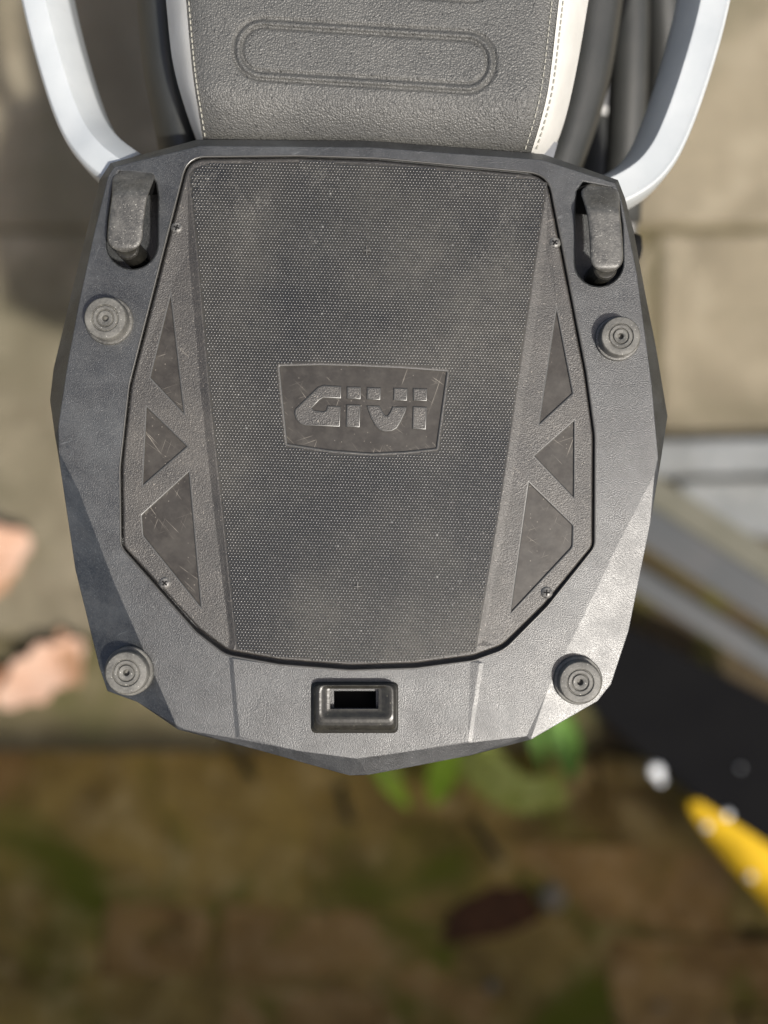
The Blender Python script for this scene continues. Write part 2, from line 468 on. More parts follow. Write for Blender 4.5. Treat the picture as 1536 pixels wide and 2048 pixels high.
def prism(a, b, section):
    """section (across, z) swept from px a to px b at heights in mm"""
    V, F = [], []; A = P(*a); B = P(*b); t = (B - A).normalized(); nrm = Vector((-t.y, t.x, 0)).normalized(); n = len(section)
    for p in (A, B):
        for u, z in section: V.append(p + nrm * u + Vector((0, 0, z)))
    F = [(k, (k + 1) % n, n + (k + 1) % n, n + k) for k in range(n)]
    F += [tuple(reversed(range(n))), tuple(n + k for k in range(n))]
    return V, F
bm_ = thing('metal_beam', 'grey metal beam running diagonally between the kerb and the black sheet', 'beam', P(1400, 1080, -800))
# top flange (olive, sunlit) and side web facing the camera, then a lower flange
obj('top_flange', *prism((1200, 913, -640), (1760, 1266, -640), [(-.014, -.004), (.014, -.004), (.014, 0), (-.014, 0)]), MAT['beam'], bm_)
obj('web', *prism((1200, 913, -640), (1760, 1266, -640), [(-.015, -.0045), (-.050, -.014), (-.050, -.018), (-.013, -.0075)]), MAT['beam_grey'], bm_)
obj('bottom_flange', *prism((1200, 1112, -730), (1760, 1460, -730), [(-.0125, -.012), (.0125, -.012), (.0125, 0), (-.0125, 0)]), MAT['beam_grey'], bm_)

bs = thing('black_sheet', 'black sheet with a yellow edge and painted-in white glints lying at lower right', 'sheet', P(1450, 1450, -760))
zz = -700
pan = [(1180, 1215), (1640, 1445), (1800, 1950), (1600, 1835), (1400, 1608), (1155, 1395), (1060, 1270)]
obj('panel', *block([P(x, y, zz).xy for x, y in reversed(pan)], zz / 1000 - .012, zz / 1000, .002), MAT['blacksheet'], bs)
ys_ = [(1376, 1606), (1398, 1601), (1460, 1640), (1560, 1705), (1760, 1840), (1760, 2080), (1536, 1815), (1440, 1708), (1384, 1632)]
obj('yellow_edge', *block([P(x, y, zz + 4).xy for x, y in reversed(ys_)], zz / 1000 - .014, zz / 1000 + .004, .0015), MAT['yellow'], bs)
for x, y, r in ((1312, 1542, 14), (1320, 1560, 9), (1454, 1629, 8), (1412, 1652, 8), (1500, 1752, 8), (1480, 1535, 3)):
    c = P(x, y, zz + 4); rr = r * K * 2.4
    obj('glint_spot', *lathe([(rr, -.003), (rr, .002), (rr * .8, .004), (rr * .3, .005)], c, 12), MAT['spot'], bs)

# unseen wall, added to cast shade on the lower stones
gw = thing('shade_wall', 'unseen red brick wall added below the bottom of the frame to shade the stones', 'wall', (-1.2, -.78, LZ))
wx0, wx1, wt = -3.0, .735, .20
nrow = 19
for r in range(nrow):
    z0 = LZ - .03 + r * .0685; x = wx0 - (.11 if r % 2 else 0); VV = []
    while x < wx1 - .02:
        xe = min(x + .215, wx1); VV.append(block([(x, -.84), (xe, -.84), (xe, -.72), (x, -.72)], z0, z0 + .06, .003)); x += .225
    o = obj('brick_course', *merge(*VV), MAT['brickwall'], gw)
    o['kind'] = 'stuff'
obj('mortar', *block([(wx0, -.834), (wx1 - .006, -.834), (wx1 - .006, -.726), (wx0, -.726)], LZ - .03, LZ + nrow * .0685 - .04, .002), MAT['kerb'], gw)

# leaves
def leaf_geo(L, W, curl=.2, n=7, lobes=0):
    V, F = [], []
    for i in range(n + 1):
        t = i / n; wv = W * (sin(pi * min(1, t * .92 + .04)) ** .8)
        if lobes: wv *= 1 + .16 * sin(t * lobes * pi)
        z = -curl * L * t * t
        for s in (-1, -.5, 0, .5, 1): V.append(Vector((t * L, s * wv, z + abs(s) * wv * .25)))
    for i in range(n):
        for k in range(4):
            a = i * 5 + k; F.append((a, a + 5, a + 6, a + 1))
    return V, F
def put(geo, base, az, pitch=0.0, roll=0.0):
    R = Matrix.Rotation(az, 3, 'Z') @ Matrix.Rotation(-pitch, 3, 'Y') @ Matrix.Rotation(roll, 3, 'X')
    return [R @ v + Vector(base) for v in geo[0]], geo[1]

pl = thing('seedling', 'small plant with broad bright green leaves growing below the plate tip', 'plant', P(900, 1430, -840))
pz = -765
for (x0, y0, x1, y1, wpx, mt) in ((735, 1500, 820, 1622, 26, 'leaf'), (905, 1470, 868, 1615, 40, 'leaf'), (1105, 1400, 1152, 1562, 40, 'leaf_dark'), (1062, 1430, 1090, 1545, 20, 'leaf_dark'), (770, 1490, 800, 1590, 22, 'fern')):
    a = P(x0, y0, pz); b = P(x1, y1, pz); d = b - a
    obj('leaf', *put(leaf_geo(d.length, wpx * K * 1.9, .12), a, math.atan2(d.y, d.x)), MAT[mt], pl, smooth=True)
    root = P(930, 1420, LZ * 1000); mid = (a + root) / 2 + Vector((0, 0, .02))
    obj('stem', *tube(catmull([root, mid, a], 5), .0022, 6), MAT['leaf'], pl)
fr = thing('fern', 'pale green fern frond with many leaflets arching below the plate', 'fern', P(900, 1440, -840))
spine = catmull([P(905, 1440, -845), P(935, 1490, -775), P(985, 1555, -762), P(1050, 1592, -765), P(1125, 1575, -775)], 5)
obj('stem', *tube(spine, .002, 6), MAT['fern'], fr)
for i in range(3, len(spine) - 1):
    p = spine[i]; t = (spine[min(i + 1, len(spine) - 1)] - spine[i - 1]); az = math.atan2(t.y, t.x)
    s = .036 * (1 - .5 * (i / len(spine)))
    for sd in (1, -1):
        obj('leaflet', *put(leaf_geo(s, .0052, .15, 5), p, az + sd * 1.15, .05), MAT['fern'], fr, smooth=True)
dry = (('peach dry leaf lying flat at the left edge of the paving', 60, 1075, -60, 1120, 62), ('pale curled dry leaf under the peach leaf at the left edge', 30, 1130, -70, 1190, 40),
       ('large pink dry leaf lying across the slab edge at lower left', 165, 1285, 10, 1395, 60), ('narrow pink dry leaf tip left of the plate corner', 60, 1345, -90, 1390, 44), ('small reddish dry leaf poking out beside the large pink leaf', 120, 1260, 160, 1370, 26))
for lb, x0, y0, x1, y1, wpx in dry:
    a = P(x0, y0, -785); b = P(x1, y1, -785); d = b - a
    o = obj('dry_leaf', *put(leaf_geo(d.length, wpx * K * 2.1, -.25, 12, 7), a, math.atan2(d.y, d.x), .05, random.uniform(-.5, .5)), MAT['dry_brown' if 'reddish' in lb or 'narrow' in lb or 'under' in lb else 'dry'], smooth=True, origin=a)
    tag(o, lb, 'leaf', 'dry leaves fallen on the paving')
for lb, x, y, r in (('pale pebble on the mossy stones near the bottom right', 1320, 2012, 9), ('small pebble at the bottom right corner', 1438, 2036, 8), ('grey pebble beside the reddish bricks near the bottom', 985, 1975, 14), ('tan stone beside the dark hollow in the stones', 1105, 1795, 30)):
    c = P(x, y, LZ * 1000 + 8); rr = r * K * 2.6
    V, F = lathe([(rr * .8, -rr * .4), (rr, 0), (rr * .75, rr * .4), (rr * .3, rr * .55)], c, 9)
    V = [v + Vector((random.uniform(-.1, .1), random.uniform(-.1, .1), random.uniform(-.08, .08))) * rr for v in V]
    tag(obj('pebble', V, F, MAT['slab'], smooth=True, origin=c), lb, 'pebble', 'pebbles on the lower stones')

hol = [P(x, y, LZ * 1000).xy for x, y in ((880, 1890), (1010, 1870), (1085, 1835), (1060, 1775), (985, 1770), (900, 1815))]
obj('hollow_patch', *block(hol, LZ - .03, LZ + .0035, .002), MAT['darkred'], gd)  # patch lies level; its dark colour stands in for the hollow's shade
for lb, pts in (('short dark twig lying on the stones between the fern and the hollow', ((945, 1640), (975, 1680), (1003, 1722))), ('dark twig stub on the stones left of the plate tip', ((470, 1490), (490, 1530), (508, 1560))),
                ('thin dark twig standing out below the plate tip', ((682, 1570), (690, 1610), (704, 1648)))):
    pp = [P(x, y, LZ * 1000 + 9) for x, y in pts]
    tag(obj('twig', *tube(catmull(pp, 4), [.0055] * 8 + [.003], 7), MAT['soil'], smooth=True, origin=pp[0]), lb, 'twig', 'twigs on the lower stones')

# ------------------------------------------------------------------ motorcycle (tail end only)
mc = thing('motorcycle', 'motorcycle tail with grey vinyl seat and two white grab rails', 'motorcycle', (0, .25, GZ))
def smooth01(t): t = max(0, min(1, t)); return t * t * (3 - 2 * t)
LS = catmull([(338, -560), (350, -350), (360, -150), (372, 0), (385, 150), (396, 230), (409, 312)], 1)
RS = catmull([(1165, -560), (1152, -350), (1135, -150), (1118, 0), (1100, 150), (1083, 225), (1054, 318)], 1)
def line_at(pts, y):
    for a, b in zip(pts, pts[1:]):
        if a[1] <= y <= b[1]: t = (y - a[1]) / (b[1] - a[1]); return a[0] + (b[0] - a[0]) * t
    return pts[-1][0] if y > pts[-1][1] else pts[0][0]
LSd = catmull([tuple(p) for p in LS], 10); RSd = catmull([tuple(p) for p in RS], 10)
def seat_z(y, u):
    z = 7.0
    if y > 165: t = (y - 165) / 150; z -= 22.0 * t ** 2.0
    e = min(u, 1 - u); z -= 2.5 * (1 - min(1, e / .07)) ** 2
    return z
def rrect_sdf(x, y, cx, cy, hw, hh, r, ang):
    ca, sa = cos(ang), sin(ang); dx, dy = x - cx, y - cy; X = dx * ca + dy * sa; Y = -dx * sa + dy * ca
    qx, qy = abs(X) - hw + r, abs(Y) - hh + r
    return math.hypot(max(qx, 0), max(qy, 0)) + min(max(qx, qy), 0) - r
EMB = [(729, 111, 262, 61, 58, radians(3.6)), (737, -72, 262, 61, 58, radians(3.6))]
def groove(x, y):
    h = 0
    for e in EMB:
        d = rrect_sdf(x, y, *e)
        for c, a, wd in ((0, -1.1, 3.4), (-8.5, .55, 3.6), (-17, -1.1, 3.4)):
            h += a * math.exp(-((d - c) / wd) ** 2)
    return h
V, F = [], []
rows = [-560, -450, -350, -280, -220] + [-180 + 2.6 * i for i in range(192)]
NX = 270
for y in rows:
    a, b = line_at(LSd, y), line_at(RSd, y)
    for i in range(NX + 1):
        u = i / NX; x = a + (b - a) * u; yy = y + (u - .5) * 26 * smooth01((y - 60) / 200)
        V.append(P(x, yy, seat_z(y, u) + (groove(x, yy) if -180 < y < 220 else 0)))
for j in range(len(rows) - 1):
    for i in range(NX):
        a = j * (NX + 1) + i; F.append((a, a + NX + 1, a + NX + 2, a + 1))
seat = obj('seat', V, F, MAT['seat'], mc, smooth=True)
# pale vinyl sides, rolled down from the seam
ysm = [-560 + i * 880 / 44 for i in range(45)]
LO = catmull([(285, -560), (318, -150), (332, 0), (346, 130), (372, 235), (404, 322)], 12)
RO = catmull([(1235, -560), (1200, -150), (1177, 0), (1154, 130), (1126, 240), (1090, 328)], 12)
def side_z(y, drop):
    return lambda u: seat_z(y, 0) - drop * (u ** 1.7) - 0.3
for A, B, sd in ((LSd, LO, -1), (RSd, RO, 1)):
    V, F = [], []
    for y in ysm:
        a = line_at(A, y); b = line_at(B, y)
        for i in range(9):
            u = i / 8; yy = y + (-13 if sd < 0 else 13) * smooth01((y - 60) / 200)
            V.append(P(a + (b - a) * u, yy, seat_z(y, 0) - 24 * u ** 1.8 - .4 + 1.0 * math.exp(-((u) / .1) ** 2)))
    for j in range(len(ysm) - 1):
        for i in range(8):
            q = j * 9 + i; f = (q, q + 9, q + 10, q + 1); F.append(f if sd > 0 else f[::-1])
    obj('side_panel', V, F, MAT['pale_vinyl'], seat, smooth=True)
# stitches
st_me = None
def stitch(x, y, dy, z):
    global st_me
    A = P(x, y, z); 
    if st_me is None:
        L, W_, H = .00105, .00032, .0003; V = []
        for yy, s in ((-L, .4), (-L * .6, 1), (L * .6, 1), (L, .4)):
            for xx, hh in ((-1, -.6), (-.6, .8), (.6, .8), (1, -.6)): V.append((xx * W_ * s, yy, hh * H * s))
        F = []
        for r in range(3):
            for k in range(3): a = r * 4 + k; F.append((a, a + 1, a + 5, a + 4))
        F += [(3, 2, 1, 0), (12, 13, 14, 15)]
        st_me = bpy.data.meshes.new('stitch'); st_me.from_pydata(V, [], F); st_me.materials.append(MAT['thread']); st_me.shade_smooth()
    o = bpy.data.objects.new('stitch', st_me); COL.objects.link(o); o.parent = seat
    o.location = A - world_of(seat); o.rotation_euler = (0, 0, dy)
for pts, off, dz in ((LSd, 5, .6), (RSd, -14, .5), (RSd, 9, .2)):
    y = -6.0
    while y < 285:
        x = line_at(pts, y); x2 = line_at(pts, y + 10); yo = -13 if pts is LSd else 13
        uoff = 5 / 700 if abs(off) < 10 else 14 / 700
        zs = seat_z(y, uoff) + dz - (1.0 if off == 9 else 0)
        stitch(x + off, y + yo * smooth01((y - 60) / 200), math.atan2((x2 - x), 10), zs); y += 12.5

# grab rails
def rail_sec(w_, ):
    pts = [(-1, -.022), (-1.0, -.008), (-.97, -.0045), (-.90, -.0018), (-.80, -.0005), (-.68, 0), (.05, .0012), (.16, .0012), (.24, .0002), (.92, -.0075), (.985, -.0095), (1, -.013), (1, -.024)]
    return [(u * w_, z) for u, z in pts]
hw = .0106
lp = [P(x, y, z) for x, y, z in [(40, -420, -26), (58, -150, -26), (84, 0, -26), (121, 140, -25), (155, 235, -22), (192, 290, -15), (240, 329, -11), (253, 338, -12)]]
grl = obj('grab_rail', *sweep(catmull(lp, 7), rail_sec(hw), 1), MAT['white'], mc, smooth=False)
def rail_sec_r(w_):
    pts = [(-1, -.022), (-1.0, -.008), (-.97, -.0045), (-.90, -.0018), (-.80, -.0008), (-.66, -.0016), (.25, -.0022), (.36, -.0025), (.50, -.006), (.92, -.022), (.96, -.024), (1, -.028), (1, -.03)]
    return [(u * w_, z) for u, z in pts]
rp = [P(x, y, -24) for x, y in [(1475, -420), (1447, -150), (1420, 0), (1388, 120), (1348, 235), (1312, 305), (1262, 350), (1180, 385), (1090, 400)]]
grr = obj('grab_rail', *sweep(catmull(rp, 7), rail_sec_r(hw * .98), -1), MAT['white'], mc, smooth=False)
for o in (grl, grr):
    for p in o.data.polygons: p.use_smooth = True
    o.data.set_sharp_from_angle(angle=radians(28))

# fairings, tail cowl, muffler, wheel
A = catmull([(262, -420), (268, -100), (274, 0), (285, 130), (304, 230), (322, 330)], 5); B = catmull([(345, -420), (348, -100), (350, 0), (362, 130), (385, 230), (405, 330)], 5)
obj('fairing', *skin_strip(A, B, 8, lambda u, v: -58 + 14 * sin(pi * min(1, u * .8 + .02)) - (1 - min(1, u * 9)) * 4), MAT['fairing'], mc, smooth=True)
A = catmull([(1140, -420), (1140, -100), (1135, 0), (1120, 130), (1095, 240), (1060, 350)], 5); B = catmull([(1262, -420), (1256, -100), (1246, 0), (1222, 150), (1195, 250), (1160, 350)], 5)
obj('fairing', *skin_strip(A, B, 10, lambda u, v: -50 + 12 * sin(pi * (u * .75 + .1)) - max(0, u - .9) * 300), MAT['fairing'], mc, smooth=True)
def box_loft(stations):
    V, F = [], []
    for y, x0, x1, z0, z1 in stations:
        V += [(x0, y, z0), (x1, y, z0), (x1 - .01, y, z1), (x0 + .01, y, z1)]
    for i in range(len(stations) - 1):
        for k in range(4): F.append((i * 4 + k, (i + 1) * 4 + k, (i + 1) * 4 + (k + 1) % 4, i * 4 + (k + 1) % 4))
    F += [(0, 1, 2, 3), tuple(len(V) - 4 + k for k in (3, 2, 1, 0))]
    return V, F
obj('tail_cowl', *box_loft([(-.07, -.05, .05, -.10, -.024), (.05, -.075, .075, -.16, -.024), (.16, -.095, .10, -.22, -.045), (.42, -.12, .125, -.30, -.045), (.85, -.13, .135, -.34, -.045)]), MAT['dark'], mc)
obj('rear_rack', *box_loft([(-.06, -.045, .045, -.026, -.0205), (.10, -.06, .06, -.026, -.0205), (.17, -.08, .08, -.026, -.0205)]), MAT['alloy'], mc)
mz = -.26
mp = [Vector((.190, .80, mz - .06)), Vector((.178, .5, mz - .02)), Vector((.150, .30, mz)), Vector((.128, .17, mz + .01))]
obj('muffler', *tube(catmull(mp, 5), .028, 18), MAT['fairing'], mc, smooth=True)
sp_ = [Vector((.128, .42, -.16)), Vector((.145, .24, -.18)), Vector((.150, .16, -.22))]
obj('frame_tube', *tube(catmull(sp_, 5), .008, 12), MAT['alloy'], mc, smooth=True)
sp_ = [Vector((.118, .46, -.12)), Vector((.135, .30, -.13)), Vector((.135, .165, -.15))]
obj('frame_tube', *tube(catmull(sp_, 5), .011, 12), MAT['fairing'], mc, smooth=True)
def ring(c, r0, prof, n=40):
    V, F = [], []; m_ = len(prof)
    for k in range(n):
        a = 2 * pi * k / n
        for dr, dx in prof: V.append(Vector(c) + Vector((dx, (r0 + dr) * cos(a), (r0 + dr) * sin(a))))
    for k in range(n):
        l = (k + 1) % n
        for i in range(m_):
            j = (i + 1) % m_; F.append((k * m_ + i, k * m_ + j, l * m_ + j, l * m_ + i))
    return V, F
wc = (0, .10, GZ + .235)
wh = obj('wheel', *ring(wc, .15, [(0, -.03), (.012, -.035), (.012, .035), (0, .03)]), MAT['alloy'], mc)
obj('tyre', *ring(wc, .16, [(0, -.032), (.03, -.05), (.06, -.045), (.075, 0), (.06, .045), (.03, .05), (0, .032)]), MAT['tyre'], wh, smooth=True)
for k in range(5):
    a = 2 * pi * k / 5; obj('spoke', *tube([Vector(wc), Vector(wc) + Vector((0, .15 * cos(a), .15 * sin(a)))], .012, 8), MAT['alloy'], wh)
obj('swingarm', *tube([Vector((.06, .10, wc[2])), Vector((.07, .35, wc[2] + .05)), Vector((.07, .8, wc[2] + .08))], .018, 10), MAT['fairing'], mc)
obj('engine_cover', *box_loft([(.25, .085, .188, -.42, -.30), (.36, .085, .205, -.44, -.29), (.9, .085, .215, -.46, -.30)]), MAT['dark'], mc)
obj('frame_tube', *tube(catmull([Vector((.150, .62, -.20)), Vector((.172, .38, -.22)), Vector((.180, .25, -.25)), Vector((.12, .16, -.26))], 6), .011, 12), MAT['fairing'], mc, smooth=True)
obj('hose', *tube(catmull([Vector((.160, .60, -.25)), Vector((.150, .40, -.24)), Vector((.158, .30, -.26)), Vector((.19, .24, -.28))], 6), .006, 10), MAT['tyre'], mc, smooth=True)
obj('bracket', *block([(.128, .255), (.150, .250), (.156, .335), (.138, .34)], -.24, -.225, .003), MAT['alloy'], mc)
# black rubber bumper showing past the plate's right edge
c0 = P(1248, 500, -62); c1 = P(1281, 503, -62)
obj('rubber_bumper', *tube([c0, c0.lerp(c1, .55), c0.lerp(c1, .85), c1], [.0085, .0085, .0078, .004], 16), MAT['dark'], mc, smooth=True)

# ------------------------------------------------------------------ mounting plate
mpz = Vector((0, -.01, -.0205))
mp = thing('mounting_plate', 'black plastic top case mounting plate with studded centre panel behind the seat', 'mounting plate', mpz)

INS = fillet([(379, 319, 42), (600, 317, 300), (760, 322, 300), (1092, 353, 46), (1168, 745, 200), (1185, 870, 200), (1184, 1092, 28),
              (1088, 1208, 60), (1004, 1290, 70), (945, 1311, 60), (830, 1326, 120), (700, 1330, 120), (560, 1319, 120), (455, 1300, 50),
              (398, 1257, 50), (247, 1092, 30), (245, 935, 200), (263, 772, 120)], 6)
hole = offset(INS, lambda p: 3.2 + 4.5 * smooth01((p.y - 1080) / 220))
hole_c = offset(hole, 3.6)
ridge = [(229, 334), (400, 292), (740, 295), (1084, 320), (1230, 367), (1243, 402), (1272, 540), (1303, 770), (1316, 915), (1309, 948), (1245, 1071), (1135, 1297), (1095, 1380), (1053, 1472),
         (940, 1485), (800, 1505), (714, 1517), (600, 1502), (472, 1477), (372, 1460), (352, 1450), (284, 1293), (226, 1161), (157, 980), (118, 905), (117, 852), (135, 733), (158, 609), (190, 462), (217, 352)]
sil = [(221, 326, 1.5), (396, 279, 1.3), (740, 282, 1.3), (1086, 308, 1.3), (1236, 360, 1.3), (1250, 396, 1.6), (1268, 465, 1.6), (1291, 590, 1.6), (1312, 695, 1.6), (1335, 832, 1.6), (1323, 912, 1.3), (1317, 948, .8),
       (1300, 1050, .15), (1257, 1262, .15), (1222, 1368, .15), (1195, 1402, .15), (1062, 1479, .5), (940, 1511, .5), (800, 1538, .5), (736, 1550, .5), (700, 1551, .5), (680, 1546, .5), (520, 1501, .5), (356, 1459, .5),
       (275, 1404, .40), (215, 1382, .40), (199, 1335, .40), (151, 1140, .40), (121, 938, .40), (110, 872, 1.2), (100, 800, 1.6), (107, 738, 1.6), (149, 562, 1.6), (199, 360, 1.5)]
pxmm = K * 1000
silz = [(x, y, -s * dist_poly((x, y), ridge, True) * pxmm) for x, y, s in sil]
def arc(cx, cy, r, a0, a1, n):
    return [(cx + r * cos(radians(a0 + (a1 - a0) * k / n)), cy + r * sin(radians(a0 + (a1 - a0) * k / n))) for k in range(n + 1)]
slotL = [(238, 343), (300, 348), (312, 366), (316, 392)] + arc(264.5, 487, 51, 0, 180, 16) + [(215, 440), (226, 372)]
slotR = [(1166, 364), (1222, 375), (1237, 400), (1245, 450)] + arc(1198, 524, 48.5, 0, 180, 16) + [(1150, 430), (1153, 382)]
catch_open = [(668, 1382), (752, 1382), (752, 1416), (668, 1416)]
hole_o = offset(hole, 4.6)
loops = [silz, zl(ridge, 0), zl(hole_o, 0), zl(offset(slotL, 2.5), 0), zl(slotL, -.5), zl(offset(slotR, 2.5), 0), zl(slotR, -.5), zl(catch_open, 0)]
lines = []
for a, b, c_, d_ in (((458, 1316), (471, 1473), (466, 1317), (480, 1472)), ((967, 1326), (944, 1481), (959, 1327), (936, 1482))):
    lines += [[a + (0,), b + (0,)], [c_ + (.26,), d_ + (.26,)]]
top = sheet(loops, lines, 0, (2, 4, 6, 7))
sil2 = [(x + (768 - x) * .012, y + (930 - y) * .012, z - 9) for x, y, z in silz]
sil3 = [(x + (768 - x) * .03, y + (930 - y) * .03, -19.5) for x, y, z in silz]
ro = area(silz) > 0
parts = [top, wall(silz, sil2, flip=not ro), wall(sil2, sil3, flip=not ro)]
for lp_, z0, zd in ((hole, -.55, -7), (slotL, -.5, -19), (slotR, -.5, -19), (catch_open, 0, -14)):
    parts.append(wall(zl(lp_, z0), zl(lp_, zd), flip=(area(lp_) > 0)))
parts.append(sheet([zl(offset(hole, 1.5), -7)]))
parts.append(sheet([sil3]))
shell = obj('shell', *merge(*parts), MAT['shell'], mp)
bead = [zl(hole_o, 0), zl(offset(hole, 3.9), .16), zl(offset(hole, 3.0), .22), zl(offset(hole, 2.1), .14), zl(offset(hole, 1.2), -.06), zl(offset(hole, .4), -.36), zl(hole, -.6)]
rb = obj('rim_bead', *merge(*[wall(a, b, flip=(area(hole) > 0)) for a, b in zip(bead, bead[1:])]), MAT['edge'], shell, smooth=True)
# ramps that run down into the hook slots, coloured near-black to carry the hooks' shade
for pts in ([(278, 348, -1), (312, 364, -1), (317, 388, -14), (278, 392, -14)], [(1152, 376, -1), (1186, 366, -1), (1186, 432, -15), (1149, 426, -15)]):
    V = [P(*p) for p in pts] + [P(p[0], p[1], p[2] - 2) for p in pts]
    obj('ramp', V, [(3, 2, 1, 0), (0, 1, 5, 4), (1, 2, 6, 5), (2, 3, 7, 6), (3, 0, 4, 7), (4, 5, 6, 7)], MAT['dark'], shell)

# insert panel
zs_, zf, zr = .25, 1.0, -.75        # strip, grip field, recess floor (mm)
fieldL = [(376, 350), (392, 500), (418, 800), (440, 1000), (471, 1299)]
fieldR = [(1097, 366), (1077, 500), (1033, 800), (1004, 1000), (954, 1304)]
def sh(l, d): return [(x + d, y) for x, y in l]
TRI = [[(342, 577, 2), (298, 756, 2), (371, 834, 2)], [(291, 808, 2), (378, 893, 3), (283, 976, 2)],
       [(380, 938, 2), (281, 1029, 6), (284, 1072, 18), (405, 1222, 2)],
       [(1113, 605, 2), (1148, 788, 3), (1075, 855, 2)], [(1151, 836, 2), (1065, 912, 2), (1150, 1001, 2)],
       [(1056, 960, 2), (1148, 1050, 8), (1147, 1095, 18), (1018, 1233, 2)]]
TRI = [fillet([(x, y, r if r > 5 else 0) for x, y, r in t], 4) for t in TRI]
BADGE = fillet([(556, 730, 5), (640, 728, 0), (713, 730, 0), (800, 734, 0), (897, 741, 5), (875, 899, 5), (810, 906, 0), (743, 909, 0), (660, 903, 0), (572, 890, 5)], 4)
ins_in = offset(INS, -4.0)
def edge_z(x, y):
    a = fieldL[0][0] + (y - fieldL[0][1]) * (fieldL[-1][0] - fieldL[0][0]) / (fieldL[-1][1] - fieldL[0][1])
    b = fieldR[0][0] + (y - fieldR[0][1]) * (fieldR[-1][0] - fieldR[0][0]) / (fieldR[-1][1] - fieldR[0][1])
    return zs_ + (zf - zs_) * smooth01((min(x - a, b - x) + 15) / 15)
ins_e = [(p.x, p.y, edge_z(p.x, p.y) - .7) for p in INS]
loops = [ins_e, [(p.x, p.y, edge_z(p.x, p.y) - .12) for p in offset(INS, -2)], [(p.x, p.y, edge_z(p.x, p.y)) for p in ins_in]]
holes = []
for t in TRI:
    loops.append(zl(t, zs_)); holes.append(len(loops) - 1)
loops.append(zl(BADGE, zf)); holes.append(len(loops) - 1)
lines = []
for f, s in ((fieldL, -1), (fieldR, 1)):
    mid = f[1:-1]
    top_e = (f[0][0] + (4 if s < 0 else -4), 350 if s < 0 else 372)
    lines += [[(x, y, zf) for x, y in f[:1] + mid] + [(f[-1][0], f[-1][1] - 12, zf)], [(x + s * 15, y, zs_ + .05) for x, y in mid] + [(f[-1][0] + s * 12, f[-1][1] - 24, zs_ + .05)]]
top = sheet(loops, lines, 0, holes)
insert = obj('insert_panel', *merge(top, wall(ins_e, zl(INS, -6.9), flip=(area(INS) < 0))), MAT['panel'], mp)
for t in TRI:
    r_ = obj('recess_rim', *merge(*rounded_rim(t, 3.4, .55, zs_, zr)), MAT['edge'], insert, smooth=True)
    r_.data.set_sharp_from_angle(angle=radians(40))
    obj('triangle_inlay', *sheet([zl(offset(t, -2.2, .1), zr - .02)]), MAT['inlay'], insert)

# grip studs (about fifteen thousand, too fine to pick apart): one part
import numpy as np
rot = radians(1.9); pit = 6.45
ca, sa = cos(rot), sin(rot)
field = [(x + 5, y) for x, y in fieldL] + [(485, 1299), (560, 1314), (700, 1325), (830, 1321), (945, 1303)] + [(x - 5, y) for x, y in reversed(fieldR)] + [(1068, 358), (900, 340), (760, 329), (600, 323), (420, 328), (392, 336)]
fin = field; bad = offset(BADGE, 4)
bed = [(x - (3 if x < 730 else -3), y) for x, y in field]
obj('stud_bed', *sheet([zl(bed, zf + .03), zl(offset(BADGE, 2), zf + .03)], (), 0, (1,)), MAT['bed'], insert)
fa = np.array([p[:2] for p in fin], float)
cells = []
ny = int(1100 / (pit * .866)) + 2
for j in range(-ny // 2, ny // 2 + 1):
    for i in range(-75, 76):
        u = (i + .5 * (j % 2)) * pit; v = j * pit * .866
        x = 730 + u * ca - v * sa; y = 825 + u * sa + v * ca
        if inside((x, y), fin) and not inside((x, y), bad): cells.append((x, y))
cells = np.array(cells); rng = np.random.default_rng(3); N = len(cells)
ang0 = rot + np.arange(6) * pi / 3
prof = [(2.9, 0.0), (2.0, .17), (.8, .27)]
vp = []
for r, z in prof:
    for a in ang0: vp.append((r * cos(a), r * sin(a), z))
vp = np.array(vp); fl = []
for k in range(6):
    l = (k + 1) % 6
    fl += [(k, 6 + k, 6 + l, l), (6 + k, 12 + k, 12 + l, 6 + l)]
top_f = (17, 16, 15, 14, 13, 12)
hs = rng.uniform(.8, 1.12, N)
VX = cells[:, None, 0] + vp[None, :, 0]; VY = cells[:, None, 1] + vp[None, :, 1]; VZ = zf - .02 + vp[None, :, 2] * hs[:, None]
s_ = K * (D - VZ / 1000) / D
co = np.stack([(VX - 768) * s_ - mpz.x, (1024 - VY) * s_ - mpz.y, VZ / 1000 - mpz.z], -1).reshape(-1, 3)
quads = np.array(fl); tq = (quads[None] + (np.arange(N) * 18)[:, None, None]).reshape(-1, 4)
tt = (np.array(top_f)[None] + (np.arange(N) * 18)[:, None])
me = bpy.data.meshes.new('grip_studs')
loops_i = np.concatenate([tq.ravel(), tt.ravel()]).astype(np.int32)
starts = np.concatenate([np.arange(len(tq)) * 4, len(tq) * 4 + np.arange(N) * 6]).astype(np.int32)
me.vertices.add(len(co)); me.vertices.foreach_set('co', co.astype(np.float32).ravel())
me.loops.add(len(loops_i)); me.loops.foreach_set('vertex_index', loops_i)
me.polygons.add(len(starts)); me.polygons.foreach_set('loop_start', starts)
me.update(calc_edges=True); me.validate(); me.shade_smooth(); me.materials.append(MAT['stud'])
gs = bpy.data.objects.new('grip_studs', me); COL.objects.link(gs); gs.parent = insert; gs['kind'] = 'stuff'
# moulded cross marks in the stud field
for x, y in ((733, 500), (715, 1173)):
    V1, F1 = block([P(x + a, y + b, 2).xy for a, b in ((-8, 1), (8, 1), (8, -1), (-8, -1))], .0009, .0019, .0002)
    V2, F2 = block([P(x + a, y + b, 2).xy for a, b in ((-1, 9), (1, 9), (1, -9), (-1, -9))], .0009, .00195, .0002)
    obj('cross_mark', *merge((V1, F1), (V2, F2)), MAT['screw'], insert)

